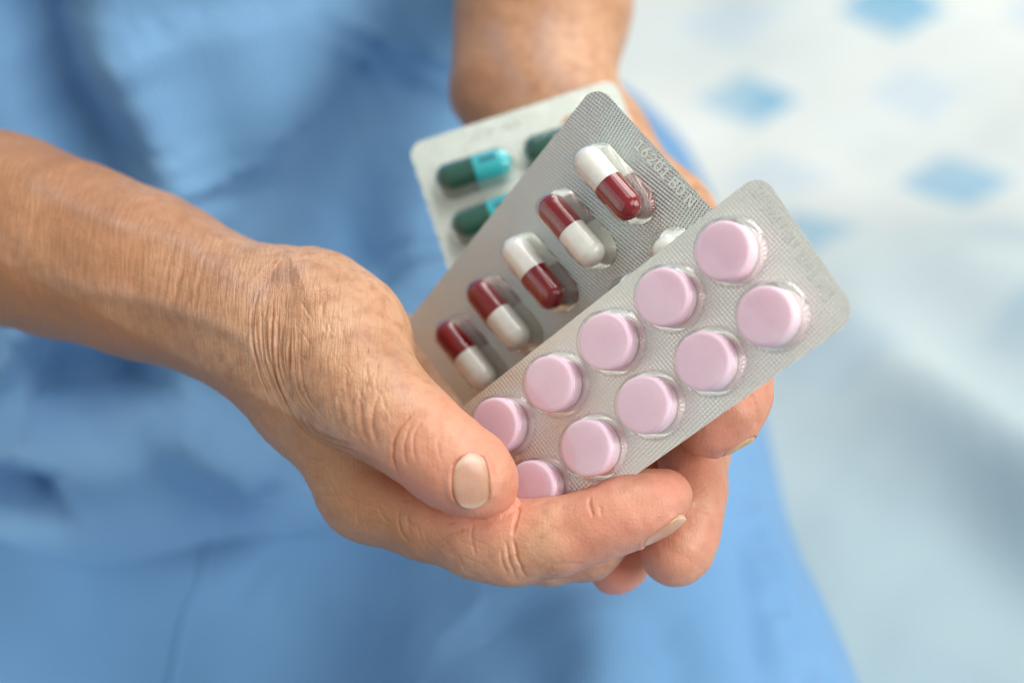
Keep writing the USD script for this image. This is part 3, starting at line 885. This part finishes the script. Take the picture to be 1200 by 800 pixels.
def half_capsule(r, length, axis_sign, open_len=0.0, seg=40):
    """a round-ended half along y from the seam outwards"""
    th = np.linspace(0, math.pi / 2, 14)
    prof = [(r - 0.12, -open_len)] + [(r, -open_len + 0.12)] + [(r, y) for y in np.linspace(0.5, length - r, 6)] + [(r * math.cos(a), length - r + r * math.sin(a)) for a in th[1:]]
    prof = [(max(a, 1e-3), b) for a, b in prof]
    ph = np.linspace(0, 2 * math.pi, seg, endpoint=False)
    V = np.vstack([np.c_[a * np.cos(ph), np.full(seg, b), a * np.sin(ph)] for a, b in prof])
    F = []
    for i in range(len(prof) - 1):
        for j in range(seg):
            a, b = i * seg + j, i * seg + (j + 1) % seg
            F += [(a, a + seg, b + seg), (a, b + seg, b)]
    V, F = np.array(V), np.array(F)
    if axis_sign < 0:
        V = V * [1, -1, 1]
        F = F[:, ::-1]
    return V, F


def wrapped(text, r, height, y0, phi0, along=1):
    """lettering bent round a capsule lying along y; reads along y"""
    t = meshkit.text_mesh(text, height, 0.05, True)
    t = t.subdivide_to_size(0.5)
    p = np.asarray(t.vertices)
    p = p - [(p[:, 0].max() + p[:, 0].min()) / 2, height / 2, 0]
    ph = phi0 + p[:, 1] / r * along
    rr = r + p[:, 2]
    return np.c_[rr * np.cos(ph), y0 + p[:, 0] * along, rr * np.sin(ph)], np.asarray(t.faces)


def capsule(parent, x, y, axis, cap_dir, cap_mat, body_mat, L, rr=3.62, roll=0.0, mark=None):
    """capsule centred at x, y: the cap (wider half) towards cap_dir along the axis"""
    z = rr + 0.35 + 0.02
    tilt = rng.normal(0, 0.025)

    def put(vf):
        V, F = vf
        c, s = math.cos(tilt), math.sin(tilt)
        V = np.c_[V[:, 0] * c - V[:, 1] * s, V[:, 0] * s + V[:, 1] * c, V[:, 2]]
        if axis == 'x':
            V = np.c_[V[:, 1], -V[:, 0], V[:, 2]]
        return V + [x, y, z], F

    b = local(parent, 'capsule', put(half_capsule(rr - 0.16, L / 2, -cap_dir, 1.0)), body_mat, smooth=40)
    local(b, 'capsule_cap', put(half_capsule(rr, L / 2, cap_dir, 0.0)), cap_mat, smooth=40)
    if mark:
        mark(b, put)


PROF_TAB = profile([(7.75, 0.02), (7.4, 0.12), (7.2, 0.9), (6.95, 4.3), (6.7, 5.45), (6.0, 5.72), (3, 5.78), (0.01, 5.8)])
PROF_CAP = profile([(4.8, 0.02), (4.5, 0.12), (4.3, 0.9), (4.15, 3.8), (3.8, 5.9), (3.0, 7.3), (1.5, 7.95), (0.01, 8.05)])


def plate_uv(mesh_v):
    return np.asarray(mesh_v)[:, :2].copy()


def base_plate(parent, x0, y0, x1, y1, r, mat):
    m = rounded_plate(x0, y0, x1, y1, r, 0.32)
    vv_, ff_, nn_ = meshkit.arrays(m, 30)
    local(parent, 'foil_backing', (vv_, ff_), mat, smooth=False, uv=vv_[:, :2])


# --- pack of pink tablets, nearest
TM = np.array([[0.7157, -0.4684, -0.518], [-0.5722, -0.8186, -0.0503], [-0.4004, 0.3324, -0.8539]])
PT = np.array([43.110, -18.855, 278.873]) - 5.3 * TM[:, 2]
tp = pack_xform('tablet_blister_pack', TM, PT, 'silver blister pack of round pink tablets, frontmost of the three packs', 'blister pack')
base_plate(tp, -77.5, -26.5, 14.2, 10.2, 4.5, foil_mat)
pt = 16.39
for i in range(5):
    for j in range(2):
        x, y = -i * pt + rng.normal(0, 0.05), -j * pt + rng.normal(0, 0.05)
        a0, b0, z1 = 6.25, 0.55, 5.2
        pr = smooth_line(np.array([(0.01, 0.2), (5.6, 0.2), (6.1, 0.5), (6.2, 0.9), (6.2, 4.3), (6.1, 4.75), (5.75, 5.05), (5.3, 5.12), (0.01, 5.16)]), 0.25)
        jx, jy = -0.25 + rng.normal(0, 0.12), rng.normal(0, 0.12)
        local(tp, 'pocket_floor', shifted(disc(7.15, 0, 'y', 0.03), x, y), foil_smooth, smooth=False)
        local(tp, 'tablet', shifted(stadium(pr, 0.0, 'y', 72), x + jx, y + jy), tablet_mat, smooth=50)
        local(tp, 'blister_bubble', shifted(stadium(PROF_TAB, 0.0, 'y', 64), x, y), bubble_mat, smooth=True)
letters(tp, 'BN/M 081 061 81', 10.3, 8.2, -math.pi / 2, 2.4, mat=foil_faint)

# --- pack of maroon and white capsules, in the middle
CM = np.array([[0.5720, -0.5995, -0.5599], [-0.6696, -0.7353, 0.1036], [-0.4738, 0.3157, -0.8222]])
CM[:, 0] /= np.linalg.norm(CM[:, 0])
CM[:, 1] -= CM[:, 0] * (CM[:, 0] @ CM[:, 1])
CM[:, 1] /= np.linalg.norm(CM[:, 1])
CM[:, 2] = np.cross(CM[:, 0], CM[:, 1])
CT = np.array([22.05, -35.30, 305.2]) - 3.75 * CM[:, 2]
cp = pack_xform('capsule_blister_pack', CM, CT, 'silver blister pack of maroon and white capsules, behind the pink tablets', 'blister pack')
base_plate(cp, -70, -44, 12.0, 20.0, 4.5, foil_dot)
pc = 14.37


def brown_mark(b, put):
    local(b, 'imprint', put(wrapped('500', 3.48, 1.9, -5.0, 2.75, -1)), ink, smooth=20)


def faint_mark(b, put):
    local(b, 'imprint', put(wrapped('500', 3.42, 1.6, 4.6, 1.9, -1)), ink, smooth=20)


for i in range(5):
    for j in range(2):
        x, y = -i * pc, -j * 27.0
        cap = ((-1, 1, -1, 1, 1), (-1, 1, 1, -1, 1))[j][i]
        local(cp, 'pocket_floor', shifted(disc(4.45, 6.9, 'y', 0.03), x, y), foil_smooth, smooth=False)
        capsule(cp, x - 0.35, y + rng.normal(0, 0.25), 'y', cap, maroon_gel, white_gel, 20.4, 3.62, mark=brown_mark if (i, j) == (4, 0) else None)
        local(cp, 'blister_bubble', shifted(stadium(PROF_CAP, 6.9, 'y', 56), x, y), bubble_mat, smooth=True)
letters(cp, '16201 B0 N', 8.5, 3.2, -math.pi / 2, 2.5)

# --- pack of green and turquoise capsules, farthest
gn = np.array([-0.06, -0.26, -0.96])
gn /= np.linalg.norm(gn)
gxv = np.array([0.95, -0.312, 0.0])
gxv[2] = -(gxv[0] * gn[0] + gxv[1] * gn[1]) / gn[2]
gxv /= np.linalg.norm(gxv)
gyv = np.cross(gn, gxv)
GM = np.stack([gxv, gyv, gn], 1)
gd = 363.0
GT = np.array([(556 - 600) / FPX * gd, (200 - 400) / FPX * gd, gd]) - 3.75 * gn
gp = pack_xform('green_capsule_blister_pack', GM, GT, 'pale silver blister pack of dark green and turquoise capsules, rearmost of the three packs', 'blister pack')
base_plate(gp, -14.8, -35.0, 44.5, 14.6, 4.0, foil_pale)


def bar_mark(b, put):
    th = 3.65
    ph = np.linspace(-0.17, 0.17, 6) + 1.75
    ys = np.linspace(1.6, 6.2, 8)
    Pm, Ym = np.meshgrid(ph, ys, indexing='ij')
    V1 = np.stack([th * np.cos(Pm), Ym, th * np.sin(Pm)], -1).reshape(-1, 3)
    i1, j1 = np.meshgrid(np.arange(5), np.arange(7), indexing='ij')
    a1 = (i1 * 8 + j1).ravel()
    local(b, 'imprint', put((V1, np.vstack([np.stack([a1, a1 + 1, a1 + 9], 1), np.stack([a1, a1 + 9, a1 + 8], 1)]))), ink_green, smooth=True)


for i in range(2):
    for j in range(3):
        x, y = i * 24.5, -j * 13.6
        local(gp, 'pocket_floor', shifted(disc(4.45, 6.9, 'x', 0.03), x, y), foil_smooth, smooth=False)
        capsule(gp, x, y + 0.2, 'x', 1, teal_gel, green_gel, 20.6, 3.62, mark=bar_mark)
        local(gp, 'blister_bubble', shifted(stadium(PROF_CAP, 6.9, 'x', 56), x, y), bubble_mat, smooth=True)
letters(gp, 'EXP  082', 2.0, 9.6, 0.0, 2.6)
